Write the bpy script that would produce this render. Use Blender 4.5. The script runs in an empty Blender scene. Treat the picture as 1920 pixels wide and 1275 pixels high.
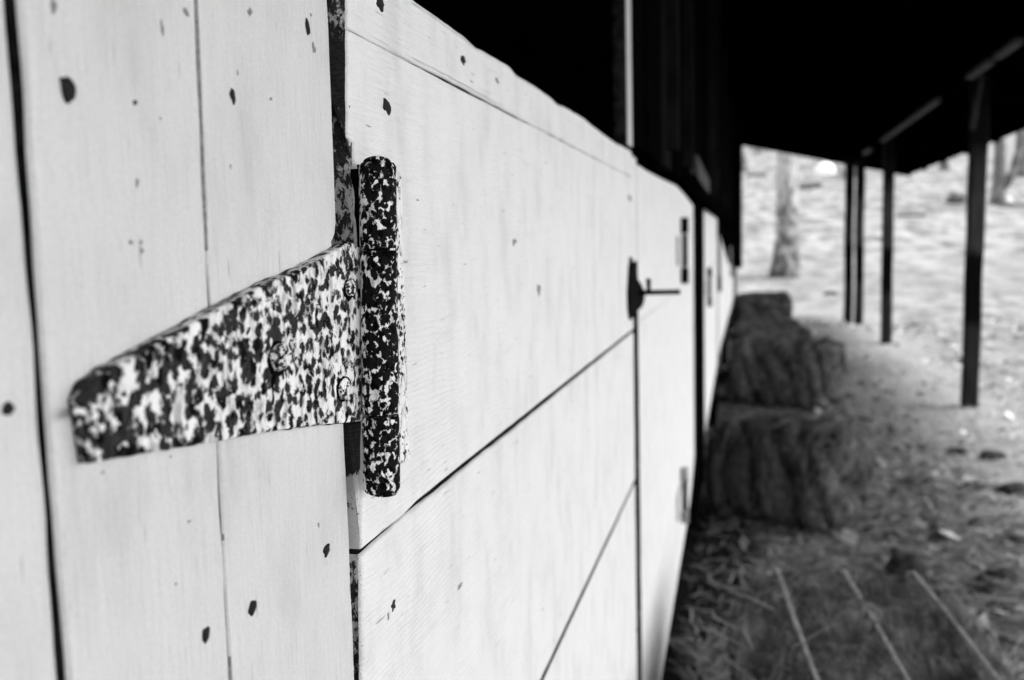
import bpy, bmesh, math, random
from mathutils import Vector, Matrix, noise
random.seed(7)
scene = bpy.context.scene
C = scene.collection
RAD = math.radians

# ------------------------------------------------------------------ camera frame (metres; barn wall face is the plane x = 0, it runs along +y)
CAM = Vector((0.18, 0.0, 1.10))
R = Matrix(((0.97036, -0.00087, 0.24168), (0.24046, 0.10375, -0.9651), (-0.02424, 0.9946, 0.10088)))
F = 1786.0
def _ray(px, py): return R @ Vector((px - 960, 637.5 - py, -F))
def wx(px, py, X=0.0):
    v = _ray(px, py); return CAM + v * ((X - CAM.x) / v.x)
def wy(px, py, Y):
    v = _ray(px, py); return CAM + v * ((Y - CAM.y) / v.y)

# ------------------------------------------------------------------ materials
def new_mat(name):
    m = bpy.data.materials.new(name); m.use_nodes = True
    nt = m.node_tree; b = nt.nodes['Principled BSDF']
    return m, nt, b
def N(nt, kind, **kw):
    n = nt.nodes.new(kind)
    for k, v in kw.items():
        if k in n.inputs: n.inputs[k].default_value = v
        else: setattr(n, k, v)
    return n
def L(nt, a, b): nt.links.new(a, b)
def coords(nt, scale=(1,1,1), rot=(0,0,0), loc=(0,0,0)):
    g = nt.nodes.new('ShaderNodeNewGeometry')
    mp = nt.nodes.new('ShaderNodeMapping')
    mp.inputs['Scale'].default_value = scale; mp.inputs['Rotation'].default_value = rot; mp.inputs['Location'].default_value = loc
    L(nt, g.outputs['Position'], mp.inputs['Vector']); return mp.outputs['Vector']
def objcoords(nt, scale=(1,1,1)):
    g = nt.nodes.new('ShaderNodeTexCoord')
    mp = nt.nodes.new('ShaderNodeMapping'); mp.inputs['Scale'].default_value = scale
    L(nt, g.outputs['Object'], mp.inputs['Vector']); return mp.outputs['Vector']
def tex(nt, vec, scale, detail=4, rough=.55, dist=0):
    n = N(nt, 'ShaderNodeTexNoise', Scale=scale, Detail=detail, Roughness=rough, Distortion=dist)
    L(nt, vec, n.inputs['Vector']); return n.outputs['Fac']
def ramp(nt, fac, stops, interp='LINEAR'):
    r = nt.nodes.new('ShaderNodeValToRGB'); cr = r.color_ramp; cr.interpolation = interp
    while len(cr.elements) < len(stops): cr.elements.new(.5)
    for e, (p, v) in zip(cr.elements, stops):
        e.position = p; e.color = (v, v, v, 1)
    L(nt, fac, r.inputs['Fac']); return r.outputs['Color']
def math_(nt, op, a, b=0.0, clamp=False):
    n = nt.nodes.new('ShaderNodeMath'); n.operation = op; n.use_clamp = clamp
    for i, v in enumerate((a, b)):
        if isinstance(v, (int, float)): n.inputs[i].default_value = v
        else: L(nt, v, n.inputs[i])
    return n.outputs[0]
def mixc(nt, fac, a, b):
    n = nt.nodes.new('ShaderNodeMix'); n.data_type = 'RGBA'
    ins = [n.inputs[0], n.inputs[6], n.inputs[7]]
    for i, v in zip(ins, (fac, a, b)):
        if isinstance(v, (int, float)):
            i.default_value = v if i is ins[0] else (v, v, v, 1)
        else: L(nt, v, i)
    return n.outputs[2]
def bump(nt, b, h, dist, strength=1.0, chain=None):
    n = N(nt, 'ShaderNodeBump', Distance=dist, Strength=strength)
    L(nt, h, n.inputs['Height'])
    if chain: L(nt, chain, n.inputs['Normal'])
    if b: L(nt, n.outputs['Normal'], b.inputs['Normal'])
    return n.outputs['Normal']

def paint_mat(name, vertical, base, streak=.5):
    """old white paint over sawn softwood; the grain runs along z or along y"""
    m, nt, b = new_mat(name)
    g = (1, 1, 1)
    fine = (1, 1, .035) if vertical else (1, .035, 1)
    mid = (1, 1, .12) if vertical else (1, .10, 1)
    f1 = tex(nt, coords(nt, fine), 900, 3, .65)
    f2 = tex(nt, coords(nt, mid), 240, 4, .6, .3)
    # growth-ring ripple
    wv = N(nt, 'ShaderNodeTexWave', Scale=(75 if vertical else 95), Distortion=(5 if vertical else 14), Detail=3)
    wv.inputs['Detail Scale'].default_value = .35
    wv.bands_direction = 'Y' if vertical else 'Z'
    L(nt, coords(nt, (1, 1, .12) if vertical else (1, .35, 1)), wv.inputs['Vector'])
    wmask = ramp(nt, tex(nt, coords(nt, loc=(0, .3, .2)), 7, 2), [(.42, 0), (.64, .12 if vertical else .5)])
    wave = math_(nt, 'MULTIPLY', wv.outputs['Fac'], wmask)
    # blotchy dirt, grain dashes, faint grime
    blot = ramp(nt, tex(nt, coords(nt, (1, 1, .5)), 26, 5, .6), [(.30, .84), (.5, .96), (.7, 1)])
    grime = ramp(nt, tex(nt, coords(nt, mid), 95, 5, .65), [(.60, 1), (.80, .86)])
    dash = ramp(nt, tex(nt, coords(nt, (1, 1, .09) if vertical else (1, .09, 1), loc=(3, 1, 2)), 420, 2, .5), [(.70, 1), (.77, .25)])
    line = ramp(nt, f1, [(.30, .84 if vertical else .90), (.52, 1)])
    grain = ramp(nt, tex(nt, coords(nt), 1900, 2, .8), [(.3, .86), (.65, 1)])
    c = mixc(nt, 1.0, blot, 1.0)
    def mul(a, bb, f=1.0):
        n = nt.nodes.new('ShaderNodeMix'); n.data_type = 'RGBA'; n.blend_type = 'MULTIPLY'; n.inputs[0].default_value = f
        for i, v in ((n.inputs[6], a), (n.inputs[7], bb)):
            if isinstance(v, (int, float)): i.default_value = (v, v, v, 1)
            else: L(nt, v, i)
        return n.outputs[2]
    c = mul(blot, grime); c = mul(c, dash, .8); c = mul(c, line, streak); c = mul(c, grain); c = mul(c, ramp(nt, tex(nt, coords(nt, loc=(4, 4, 4)), 650, 3, .85), [(.36, .90), (.60, 1)])); c = mul(c, base)
    L(nt, c, b.inputs['Base Color'])
    b.inputs['Roughness'].default_value = .62; b.inputs['Specular IOR Level'].default_value = .3
    n1 = bump(nt, None, f1, .0008, .9)
    n2 = bump(nt, None, f2, .0004, .4, n1)
    bump(nt, b, wave, .0009, .7, n2)
    return m

M = {}
M['paint_v'] = paint_mat('white_paint_vertical_grain', True, .76, .6)
M['paint_h'] = paint_mat('white_paint_horizontal_grain', False, .90, .45)

def peel_mat():
    m, nt, b = new_mat('peeling_paint_end_grain')
    g = nt.nodes.new('ShaderNodeNewGeometry'); sp = nt.nodes.new('ShaderNodeSeparateXYZ'); L(nt, g.outputs['Position'], sp.inputs[0])
    mr = N(nt, 'ShaderNodeMapRange'); mr.inputs['From Min'].default_value = .88; mr.inputs['From Max'].default_value = 1.24
    L(nt, sp.outputs['Z'], mr.inputs['Value'])
    def p(z): return (z - .88) / .36
    th = ramp(nt, mr.outputs[0], [(0, .56), (p(.945), .51), (p(.957), .38), (p(.990), .38), (p(.997), .8), (p(1.02), .8),
                                  (p(1.09), .53), (p(1.125), .50), (p(1.135), .56), (p(1.165), .57), (p(1.172), .72), (p(1.19), .66), (p(1.205), .53)])
    ns = tex(nt, coords(nt, (1, 1, .55), (RAD(25), 0, 0)), 300, 7, .72, .5)
    dif = math_(nt, 'MULTIPLY', math_(nt, 'SUBTRACT', ns, th), 28, False)
    msk = math_(nt, 'ADD', dif, .5, True)
    wood = ramp(nt, tex(nt, coords(nt, (1, 1, 3)), 300, 4, .7), [(.35, .006), (.62, .035)])
    crack = ramp(nt, tex(nt, coords(nt, (1, 1, 2.2), loc=(5, 0, 0)), 150, 3, .6, .8), [(.485, 1), (.5, .15), (.515, 1)])
    wht = mixc(nt, .6, .45, crack)
    col = mixc(nt, msk, wood, mixc(nt, .72, wht, .62))
    L(nt, col, b.inputs['Base Color']); b.inputs['Roughness'].default_value = .8
    n1 = bump(nt, None, msk, .0006, .8); bump(nt, b, tex(nt, coords(nt, (1, 1, 2)), 500, 3), .0008, .8, n1)
    return m
M['peel'] = peel_mat()

def rust_mat(name, th, size, core=.008, inner=.055, stretch=.55, bias=(), edge=30):
    """white paint flaking off pitted black rust"""
    m, nt, b = new_mat(name)
    v = coords(nt, (1, .72, stretch), (RAD(6), 0, 0), (2.3, 1.7, 5.1))
    n1 = tex(nt, v, size, 6, .68, .5)
    n2 = tex(nt, v, size * .33, 2, .5)
    vor = N(nt, 'ShaderNodeTexVoronoi', Scale=size * 1.55); L(nt, v, vor.inputs['Vector'])
    vs = math_(nt, 'MULTIPLY', math_(nt, 'SUBTRACT', .50, vor.outputs['Distance']), .32)
    s = math_(nt, 'ADD', math_(nt, 'ADD', n1, vs), math_(nt, 'MULTIPLY', math_(nt, 'SUBTRACT', n2, .5), .12))
    # where the paint has held or gone, and shade painted at the strap's tip: (axis, from, to, value at from, value at to)
    g = nt.nodes.new('ShaderNodeNewGeometry'); sp = nt.nodes.new('ShaderNodeSeparateXYZ'); L(nt, g.outputs['Position'], sp.inputs[0])
    for ax, a0, a1, v0, v1 in bias:
        mr = N(nt, 'ShaderNodeMapRange')
        src = sp.outputs[ax if ax in 'XYZ' else 'Y']
        if ax == 'barrel':      # y measured from the leaning barrel's own axis
            src = math_(nt, 'SUBTRACT', math_(nt, 'SUBTRACT', sp.outputs['Y'], BY), math_(nt, 'MULTIPLY', math_(nt, 'SUBTRACT', sp.outputs['Z'], BZ), BK))
        L(nt, src, mr.inputs['Value'])
        for k_, v_ in (('From Min', a0), ('From Max', a1), ('To Min', v0), ('To Max', v1)): mr.inputs[k_].default_value = v_
        s = math_(nt, 'ADD', s, mr.outputs[0])
    s2 = math_(nt, 'MULTIPLY', math_(nt, 'SUBTRACT', s, th), edge)
    msk = math_(nt, 'ADD', s2, .5, True)               # 1 = bare rust
    vo2 = N(nt, 'ShaderNodeTexVoronoi', Scale=size * 1.15); L(nt, coords(nt, (1, .8, stretch * .85), (RAD(6), 0, 0), (7, 3, 1)), vo2.inputs['Vector'])
    sp2 = math_(nt, 'ADD', vo2.outputs['Distance'], math_(nt, 'MULTIPLY', math_(nt, 'SUBTRACT', tex(nt, coords(nt, loc=(2, 5, 1)), size * 1.4, 4, .7), .5), .7))
    black = ramp(nt, sp2, [(.36, 1), (.46, 0)])
    grey = ramp(nt, tex(nt, coords(nt, (1, 1, .45), loc=(1, 9, 4)), size * 2.2, 5, .75), [(.36, inner * .35), (.62, inner * 1.4)])
    rust = mixc(nt, black, grey, core)
    rustv = mixc(nt, ramp(nt, tex(nt, coords(nt), 700, 3, .7), [(.4, 0), (.7, .35)]), rust, .004)
    wp = ramp(nt, tex(nt, coords(nt, (1, 1, .4)), size * .9, 4, .65), [(.36, .42), (.5, .80), (.7, .90)])
    L(nt, mixc(nt, msk, wp, rustv), b.inputs['Base Color'])
    b.inputs['Roughness'].default_value = .6; b.inputs['Specular IOR Level'].default_value = .03
    k = bump(nt, None, math_(nt, 'SUBTRACT', 1.0, msk), .00025, .8)
    bump(nt, b, tex(nt, coords(nt), 900, 3, .6), .0005, .6, k)
    return m
_t, _b = wx(707.5, 298, .0125), wx(715.5, 925, .0125)
BY, BZ, BK = (_t.y + _b.y) / 2, (_t.z + _b.z) / 2, (_t.y - _b.y) / (_t.z - _b.z)
M['rust_strap'] = rust_mat('flaking_white_paint_on_strap', .487, 200, .0005, .032, .70, (('Y', .412, .424, 0, -.12), ('Y', .24, .40, .015, -.02), ('Y', .228, .245, .05, 0)), 15)  # last bias blackens the strap's tip to paint the shadow there
M['rust_knuckle'] = rust_mat('rusty_knuckle_iron', .425, 290, .0004, .008, .75, (('X', .0045, .0085, -.16, 0),))
M['rust_nail'] = rust_mat('rusty_nail_iron', .50, 260, .006, .05, 1)

def plain(name, lo, hi, scale, stretch=(1,1,1), rough=.8, bdist=.002, obj=False, detail=5, spec=.2):
    m, nt, b = new_mat(name)
    v = (objcoords if obj else coords)(nt, stretch)
    f = tex(nt, v, scale, detail, .62)
    L(nt, ramp(nt, f, [(.34, lo), (.66, hi)]), b.inputs['Base Color'])
    b.inputs['Roughness'].default_value = rough; b.inputs['Specular IOR Level'].default_value = spec
    bump(nt, b, f, bdist)
    return m
M['iron'] = plain('black_iron', .002, .006, 200, rough=.95, bdist=.0004, spec=.03)
M['bare'] = plain('bare_dark_board_edge', .002, .03, 60, rough=1, bdist=.0006, spec=.03)
M['nail'] = plain('nail_hole_rust', .004, .02, 900, bdist=.0003)
M['bolt'] = rust_mat('painted_bolt_head', .50, 420, .004, .06, 1)
M['smudge'] = plain('faint_dirt_mark', .12, .34, 900, bdist=.0001)
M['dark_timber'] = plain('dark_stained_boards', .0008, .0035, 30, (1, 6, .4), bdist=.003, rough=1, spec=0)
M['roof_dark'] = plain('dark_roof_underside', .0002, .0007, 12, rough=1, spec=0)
M['grey_timber'] = plain('weathered_grey_timber', .02, .05, 25, (1, 1, .3), rough=.9)
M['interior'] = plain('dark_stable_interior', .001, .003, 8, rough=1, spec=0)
M['dim_timber'] = plain('dim_brown_boards', .006, .016, 25, (1, 6, .3), rough=1, spec=0)
M['half_painted'] = plain('half_painted_iron', .02, .5, 90, rough=.9)
M['pale_lit_strip'] = plain('pale_lit_timber', .04, .075, 40, (1, .3, 1), rough=.9)
M['white_trim'] = paint_mat('white_trim_paint', True, .62, .5)
M['peel_old'] = plain('old_filler_paint', .35, .6, 400, (1,1,.3), bdist=.0006)

def post_mat():
    m, nt, b = new_mat('weathered_post_with_dark_stain')
    g = nt.nodes.new('ShaderNodeNewGeometry'); sp = nt.nodes.new('ShaderNodeSeparateXYZ'); L(nt, g.outputs['Position'], sp.inputs[0])
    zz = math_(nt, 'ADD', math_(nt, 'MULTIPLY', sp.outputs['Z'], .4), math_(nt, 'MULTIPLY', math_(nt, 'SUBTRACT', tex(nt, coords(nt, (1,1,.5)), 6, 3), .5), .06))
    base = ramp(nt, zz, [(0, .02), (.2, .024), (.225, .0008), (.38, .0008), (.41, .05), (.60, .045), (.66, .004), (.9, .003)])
    f = tex(nt, coords(nt, (1, 1, .08)), 60, 4, .6)
    n = nt.nodes.new('ShaderNodeMix'); n.data_type = 'RGBA'; n.blend_type = 'MULTIPLY'; n.inputs[0].default_value = 1
    L(nt, base, n.inputs[6]); L(nt, ramp(nt, f, [(.3, .25), (.7, 1.3)]), n.inputs[7])
    L(nt, n.outputs[2], b.inputs['Base Color']); b.inputs['Roughness'].default_value = .9; b.inputs['Specular IOR Level'].default_value = .1
    bump(nt, b, f, .004)
    return m
M['post'] = post_mat()

def hay_mat(name, lo, hi):
    m, nt, b = new_mat(name)
    v = objcoords(nt, (1, 1, 1))
    a = tex(nt, objcoords(nt, (3, 1, .8)), 26, 6, .75, .6)
    bb = tex(nt, v, 7, 4, .6)
    s = math_(nt, 'ADD', math_(nt, 'MULTIPLY', a, .7), math_(nt, 'MULTIPLY', bb, .35))
    L(nt, ramp(nt, s, [(.40, lo), (.52, (lo + hi) / 2.6), (.62, hi)]), b.inputs['Base Color'])
    b.inputs['Roughness'].default_value = 1; b.inputs['Specular IOR Level'].default_value = .05
    bump(nt, b, a, .02)
    return m
M['hay'] = hay_mat('old_hay', .05, .28)
M['hay_dark'] = hay_mat('old_hay_darker', .002, .17)
M['straw_dark'] = plain('old_straw', .04, .12, 30)
M['straw_mid'] = plain('dry_straw', .12, .22, 30)
M['straw_pale'] = plain('pale_straw', .3, .5, 30)
M['twine'] = plain('pale_twine', .2, .42, 60)
M['twine_dark'] = plain('dirty_twine', .01, .16, 9)
M['leaf_dark'] = plain('dead_leaf', .01, .03, 30)

def ground_mat():
    m, nt, b = new_mat('trodden_earth_and_dry_field')
    g = nt.nodes.new('ShaderNodeNewGeometry'); sp = nt.nodes.new('ShaderNodeSeparateXYZ'); L(nt, g.outputs['Position'], sp.inputs[0])
    X, Y = sp.outputs['X'], sp.outputs['Y']
    v = coords(nt)
    n_big = tex(nt, v, .9, 5, .6); n_mid = tex(nt, v, 9, 6, .7); n_fine = tex(nt, v, 34, 5, .7)
    # littered, dung-dark floor of the aisle; it gives way to sand by the posts and to the dry field beyond
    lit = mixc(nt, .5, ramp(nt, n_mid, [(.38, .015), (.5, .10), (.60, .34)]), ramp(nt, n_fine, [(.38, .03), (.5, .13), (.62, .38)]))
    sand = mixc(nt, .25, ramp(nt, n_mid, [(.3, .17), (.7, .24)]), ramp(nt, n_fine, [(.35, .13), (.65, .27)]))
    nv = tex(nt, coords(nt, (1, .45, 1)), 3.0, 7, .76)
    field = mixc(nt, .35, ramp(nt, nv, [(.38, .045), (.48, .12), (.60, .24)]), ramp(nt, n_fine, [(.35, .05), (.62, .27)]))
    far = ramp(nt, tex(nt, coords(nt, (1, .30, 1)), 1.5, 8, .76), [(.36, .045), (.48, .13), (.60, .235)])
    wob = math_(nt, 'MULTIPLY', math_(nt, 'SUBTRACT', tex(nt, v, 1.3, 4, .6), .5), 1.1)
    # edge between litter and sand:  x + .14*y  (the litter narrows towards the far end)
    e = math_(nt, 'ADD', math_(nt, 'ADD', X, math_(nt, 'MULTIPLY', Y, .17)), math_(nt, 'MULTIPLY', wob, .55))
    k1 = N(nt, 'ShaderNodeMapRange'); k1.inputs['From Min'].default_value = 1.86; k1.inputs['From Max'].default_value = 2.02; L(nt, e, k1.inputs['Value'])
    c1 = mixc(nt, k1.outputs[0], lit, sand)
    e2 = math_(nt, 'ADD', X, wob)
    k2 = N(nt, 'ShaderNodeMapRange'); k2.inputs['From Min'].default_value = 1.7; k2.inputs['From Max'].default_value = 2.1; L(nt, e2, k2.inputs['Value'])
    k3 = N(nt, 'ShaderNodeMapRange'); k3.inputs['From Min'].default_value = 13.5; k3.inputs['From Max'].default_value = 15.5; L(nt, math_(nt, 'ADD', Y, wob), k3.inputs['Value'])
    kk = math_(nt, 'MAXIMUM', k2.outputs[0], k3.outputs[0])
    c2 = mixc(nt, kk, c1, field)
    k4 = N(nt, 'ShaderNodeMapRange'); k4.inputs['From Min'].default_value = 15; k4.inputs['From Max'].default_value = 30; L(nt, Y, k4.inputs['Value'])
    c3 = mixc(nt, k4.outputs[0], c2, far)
    # deep shade between the near doors and bales, painted as a near-black patch
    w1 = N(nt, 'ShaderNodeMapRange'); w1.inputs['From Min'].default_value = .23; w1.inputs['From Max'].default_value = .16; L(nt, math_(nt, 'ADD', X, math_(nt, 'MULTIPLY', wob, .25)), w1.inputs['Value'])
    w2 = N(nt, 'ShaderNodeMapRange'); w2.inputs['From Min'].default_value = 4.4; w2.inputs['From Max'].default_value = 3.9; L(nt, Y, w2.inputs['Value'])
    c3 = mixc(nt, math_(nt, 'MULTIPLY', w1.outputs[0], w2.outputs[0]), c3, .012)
    L(nt, c3, b.inputs['Base Color']); b.inputs['Roughness'].default_value = 1; b.inputs['Specular IOR Level'].default_value = .05
    k = bump(nt, None, n_mid, .04, .8); bump(nt, b, n_fine, .012, .7, k)
    return m
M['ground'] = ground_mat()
def bark_mat():
    m, nt, b = new_mat('mottled_bark'); v = objcoords(nt, (1, 1, .6)); f = tex(nt, v, 6, 5, .7); g2 = tex(nt, v, 1.6, 3)
    g = nt.nodes.new('ShaderNodeTexCoord'); sp = nt.nodes.new('ShaderNodeSeparateXYZ'); L(nt, g.outputs['Object'], sp.inputs[0])
    mr = N(nt, 'ShaderNodeMapRange'); L(nt, sp.outputs['Z'], mr.inputs['Value'])
    for k_, v_ in (('From Min', 0), ('From Max', 1.5), ('To Min', -.09), ('To Max', .03)): mr.inputs[k_].default_value = v_   # darker towards the foot
    q = math_(nt, 'ADD', math_(nt, 'ADD', math_(nt, 'MULTIPLY', f, .75), math_(nt, 'MULTIPLY', g2, .25)), mr.outputs[0])
    L(nt, ramp(nt, q, [(.38, .05), (.46, .11), (.51, .24), (.56, .34)]), b.inputs['Base Color']); b.inputs['Roughness'].default_value = 1; bump(nt, b, f, .03)
    return m
M['bark'] = bark_mat()
M['bark_dark'] = plain('dark_bark', .03, .16, 6, (1, 1, .4), rough=1, bdist=.03, obj=True)
M['leaves'] = plain('pale_foliage', .06, .16, 3, rough=.9)
M['leaves2'] = plain('grey_foliage', .04, .1, 3, rough=.9)
M['log'] = plain('dead_log', .03, .12, 8, rough=1)
M['stone'] = plain('pale_stone', .5, .8, 8, rough=.9)
M['clod'] = plain('dark_clod', .008, .05, 30, rough=1, bdist=.01)

# ------------------------------------------------------------------ object helpers
class MB:
    def __init__(s): s.v = []; s.f = []; s.m = []; s.sm = []
    def add(s, verts, faces, mi=0, smooth=False):
        o = len(s.v); s.v += [tuple(v) for v in verts]
        for f in faces: s.f.append(tuple(i + o for i in f)); s.m.append(mi); s.sm.append(smooth)
        return s
    def box(s, c, d, rz=0, mi=0, rx=0, ry=0):
        Mx = Matrix.Translation(c) @ Matrix.Rotation(rz, 4, 'Z') @ Matrix.Rotation(ry, 4, 'Y') @ Matrix.Rotation(rx, 4, 'X')
        b = min(d) * .06
        # chamfered box
        bm = bmesh.new(); bmesh.ops.create_cube(bm, size=1)
        for v in bm.verts: v.co = Vector((v.co.x * d[0], v.co.y * d[1], v.co.z * d[2]))
        bmesh.ops.bevel(bm, geom=bm.edges[:], offset=b, segments=1, affect='EDGES')
        bm.verts.index_update()
        s.add([Mx @ v.co for v in bm.verts], [[v.index for v in f.verts] for f in bm.faces], mi); bm.free(); return s
    def tube(s, pts, rad, n=8, mi=0, caps=True):
        pts = [Vector(p) for p in pts]; rs = rad if isinstance(rad, (list, tuple)) else [rad] * len(pts)
        vs = []; fs = []; ref = None
        for i, p in enumerate(pts):
            t = (pts[min(i + 1, len(pts) - 1)] - pts[max(i - 1, 0)]).normalized()
            if ref is None: ref = t.orthogonal().normalized()
            ref = (ref - t * ref.dot(t)).normalized(); bn = t.cross(ref)
            for k in range(n):
                a = 2 * math.pi * k / n; vs.append(p + (ref * math.cos(a) + bn * math.sin(a)) * rs[i])
        for i in range(len(pts) - 1):
            for k in range(n):
                fs.append((i * n + k, i * n + (k + 1) % n, (i + 1) * n + (k + 1) % n, (i + 1) * n + k))
        s.add(vs, fs, mi, True)
        if caps:
            o = len(s.v) - len(vs)
            s.f.append(tuple(o + k for k in reversed(range(n)))); s.m.append(mi); s.sm.append(False)
            s.f.append(tuple(o + (len(pts) - 1) * n + k for k in range(n))); s.m.append(mi); s.sm.append(False)
        return s
    def build(s, name, mats, parent=None):
        me = bpy.data.meshes.new(name); org = parent.matrix_world.translation.copy() if parent is not None else Vector((0,0,0))
        me.from_pydata(s.v, [], s.f); me.update()
        if not isinstance(mats, (list, tuple)): mats = [mats]
        for m in mats: me.materials.append(m)
        me.polygons.foreach_set('material_index', s.m); me.polygons.foreach_set('use_smooth', s.sm)
        o = bpy.data.objects.new(name, me); C.objects.link(o)
        if parent is not None:
            o.parent = parent
            loc = getattr(parent, 'world_loc', None)
        return o
def tag(o, label=None, cat=None, group=None, kind=None):
    if label: o['label'] = label
    if cat: o['category'] = cat
    if group: o['group'] = group
    if kind: o['kind'] = kind
    return o
def empty(name, loc=(0,0,0)):
    o = bpy.data.objects.new(name, None); o.location = loc; C.objects.link(o); o.empty_display_size = .1
    return o
def part(mb, name, mats, parent):
    """mesh given in world coordinates, stored relative to its parent"""
    off = Vector((0,0,0)); p = parent
    while p is not None: off += Vector(p.location); p = p.parent
    mb.v = [tuple(Vector(v) - off) for v in mb.v]
    return mb.build(name, mats, parent)
def lerp(a, b, t): return a + (b - a) * t
def interp(pts, x):
    if x <= pts[0][0]: return pts[0][1]
    for (x0, y0), (x1, y1) in zip(pts, pts[1:]):
        if x <= x1: return lerp(y0, y1, (x - x0) / (x1 - x0))
    return pts[-1][1]
def nz(x, y=0., z=0.): return noise.noise(Vector((x, y, z)))

def board(mb, axis, u0, u1, vlo, vhi, t=.022, r=.0022, nu=60, seed=0., X=0., jit=.0004, jf=45., endr=True, side2=(), nv=7):
    """one plank lying in the wall plane x = X. axis 'z': runs upright, v is y; axis 'y': runs level, v is z. u0 may be a function of v."""
    u0f = u0 if callable(u0) else (lambda v: u0)
    cols = []
    us = [0, .0008, .0025] if endr else [0]
    rows = []
    for i in range(nu + 1): rows.append(i / nu)
    verts = []; faces = []
    def section(tt, dx, extra):
        vm = None
        um = lerp(u0f((vlo(u1) + vhi(u1)) / 2) + extra, u1, tt)
        lo = vlo(um) + jit * nz(um * jf, seed) + jit * 1.5 * nz(um * jf * .2, seed + 5); hi = vhi(um) + jit * nz(um * jf, seed + 9) + jit * 1.5 * nz(um * jf * .2, seed + 14)
        prof = [(lo, -t), (lo, -r), (lo + r * .3, -r * .3), (lo + r, 0), (lo + r * 1.5, 0)]
        for k in range(1, nv): 
            v = lerp(lo + r, hi - r, k / nv); prof.append((v, .0003 * nz(v * 60, um * 6, seed)))
        prof += [(hi - r * 1.5, 0), (hi - r, 0), (hi - r * .3, -r * .3), (hi, -r), (hi, -t)]
        out = []
        for v, x in prof:
            u = lerp(u0f(v) + extra + (jit * .8 * nz(v * 300, seed + 3) + .0009 * nz(v * 90, seed) * (nv > 20) + .0009 * min(0, nz(v * 45, seed + 7) + .1) * (nv > 20)) * (1 if tt == 0 else 0), u1, tt)
            x2 = max(min(x, dx), -t) if dx < 0 else x
            out.append(Vector((X + x2, v, u)) if axis == 'z' else Vector((X + x2, u, v)))
        return out
    secs = []
    if endr:
        secs += [section(0, -r, 0), section(0, -r * .3, r * .3), section(0, 0, r)]
    for tt in rows: secs.append(section(tt, 0, r * 1.6 if endr else 0))
    n = len(secs[0])
    for s in secs: verts += s
    for i in range(len(secs) - 1):
        for k in range(n - 1): faces.append((i * n + k, i * n + k + 1, (i + 1) * n + k + 1, (i + 1) * n + k))
        faces.append((i * n + n - 1, i * n, (i + 1) * n, (i + 1) * n + n - 1))
    if axis == 'y': pass
    else: faces = [tuple(reversed(f)) for f in faces]
    faces = [tuple(reversed(f)) for f in faces]
    mb.add(verts, faces, 0, True)
    nf = len(faces); ks = [k for _ in range(len(secs) - 1) for k in range(n)]
    for q in range(nf):
        if ks[q] in (0, n - 2, n - 1) or (side2 and ks[q] in side2): mb.m[len(mb.m) - nf + q] = 2
    o = len(mb.v) - len(verts)
    cap0 = [o + k for k in range(n)]; cap1 = [o + (len(secs) - 1) * n + k for k in range(n)]
    if axis == 'z': cap0.reverse(); cap1.reverse()
    mb.f.append(tuple(cap0)); mb.m.append(1); mb.sm.append(False)
    mb.f.append(tuple(reversed(cap1))); mb.m.append(1); mb.sm.append(False)

def blob(px, py, w, h, X=0.0, tilt=0., th=.0006, n=18, irr=.28, sd=0.):
    """irregular rusty nail head / dirt mark, w and h in photo pixels turned into metres on the board"""
    c = wx(px, py, X); a = wx(px - w / 2, py, X); b = wx(px + w / 2, py, X); u = wx(px, py - h / 2, X); d = wx(px, py + h / 2, X)
    ry = abs(b.y - a.y) / 2; rz = abs(u.z - d.z) / 2
    mb = MB(); ring = []; ring2 = []
    for k in range(n):
        t = 2 * math.pi * k / n; q = 1 + irr * nz(math.cos(t) * 1.3 + sd * 7, math.sin(t) * 1.3, sd * 3 + px)
        y = ry * q * math.cos(t); z = rz * q * math.sin(t); y += -math.tan(tilt) * z * .5
        ring.append(Vector((X - .0004, c.y + y, c.z + z))); ring2.append(Vector((X + th * .7, c.y + y * .9, c.z + z * .9)))
    cen = Vector((X + th, c.y, c.z)); vs = ring + ring2 + [cen]
    fs = [(k, (k + 1) % n, n + (k + 1) % n, n + k) for k in range(n)] + [(n + k, n + (k + 1) % n, 2 * n) for k in range(n)]
    mb.add(vs, fs, 0, True)
    return mb

# ------------------------------------------------------------------ terrain
def gh(x, y):
    t = max(0., y - 14)
    h = .045 * t + .0006 * t * t
    if y > 130: h = .045 * 116 + .0006 * 116 * 116 + (y - 130) * .1
    h += .05 * nz(x * .5, y * .5) * min(1, max(0, (x - 1.4)) + max(0, y - 12) * .5)
    h += .9 * nz(x * .03 + 4, y * .03) * min(1, max(0, y - 22) / 30)
    if -.5 < y < 14 and x < 3.2: h += .012 * nz(x * 3.1, y * 3.1, 2) + .007 * nz(x * 9, y * 9, 7)
    # low bank of sand heaped at the line of posts
    for cx, cy, rx, ry, a in ((1.25, 8.1, .42, 1.0, .05), (1.35, 11.2, .35, .8, .04), (1.62, 5.2, .3, .9, .03)):
        d = ((x - cx) / rx) ** 2 + ((y - cy) / ry) ** 2
        h += a * math.exp(-d)
    return h
def steps(*segs):
    out = []
    for a, b, s in segs:
        n = max(1, int(round((b - a) / s)))
        out += [a + (b - a) * i / n for i in range(n)]
    out.append(segs[-1][1]); return out
xs = steps((-90, -10, 8), (-10, -.5, 1), (-.5, 3.4, .05), (3.4, 12, .4), (12, 110, 5))
ys = steps((-60, -2, 6), (-2, .8, .3), (.8, 10, .05), (10, 20, .25), (20, 60, 1.), (60, 260, 5))
mb = MB(); nx = len(xs)
mb.add([(x, y, gh(x, y)) for y in ys for x in xs], [(j * nx + i, j * nx + i + 1, (j + 1) * nx + i + 1, (j + 1) * nx + i) for j in range(len(ys) - 1) for i in range(nx - 1)], 0, True)
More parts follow.
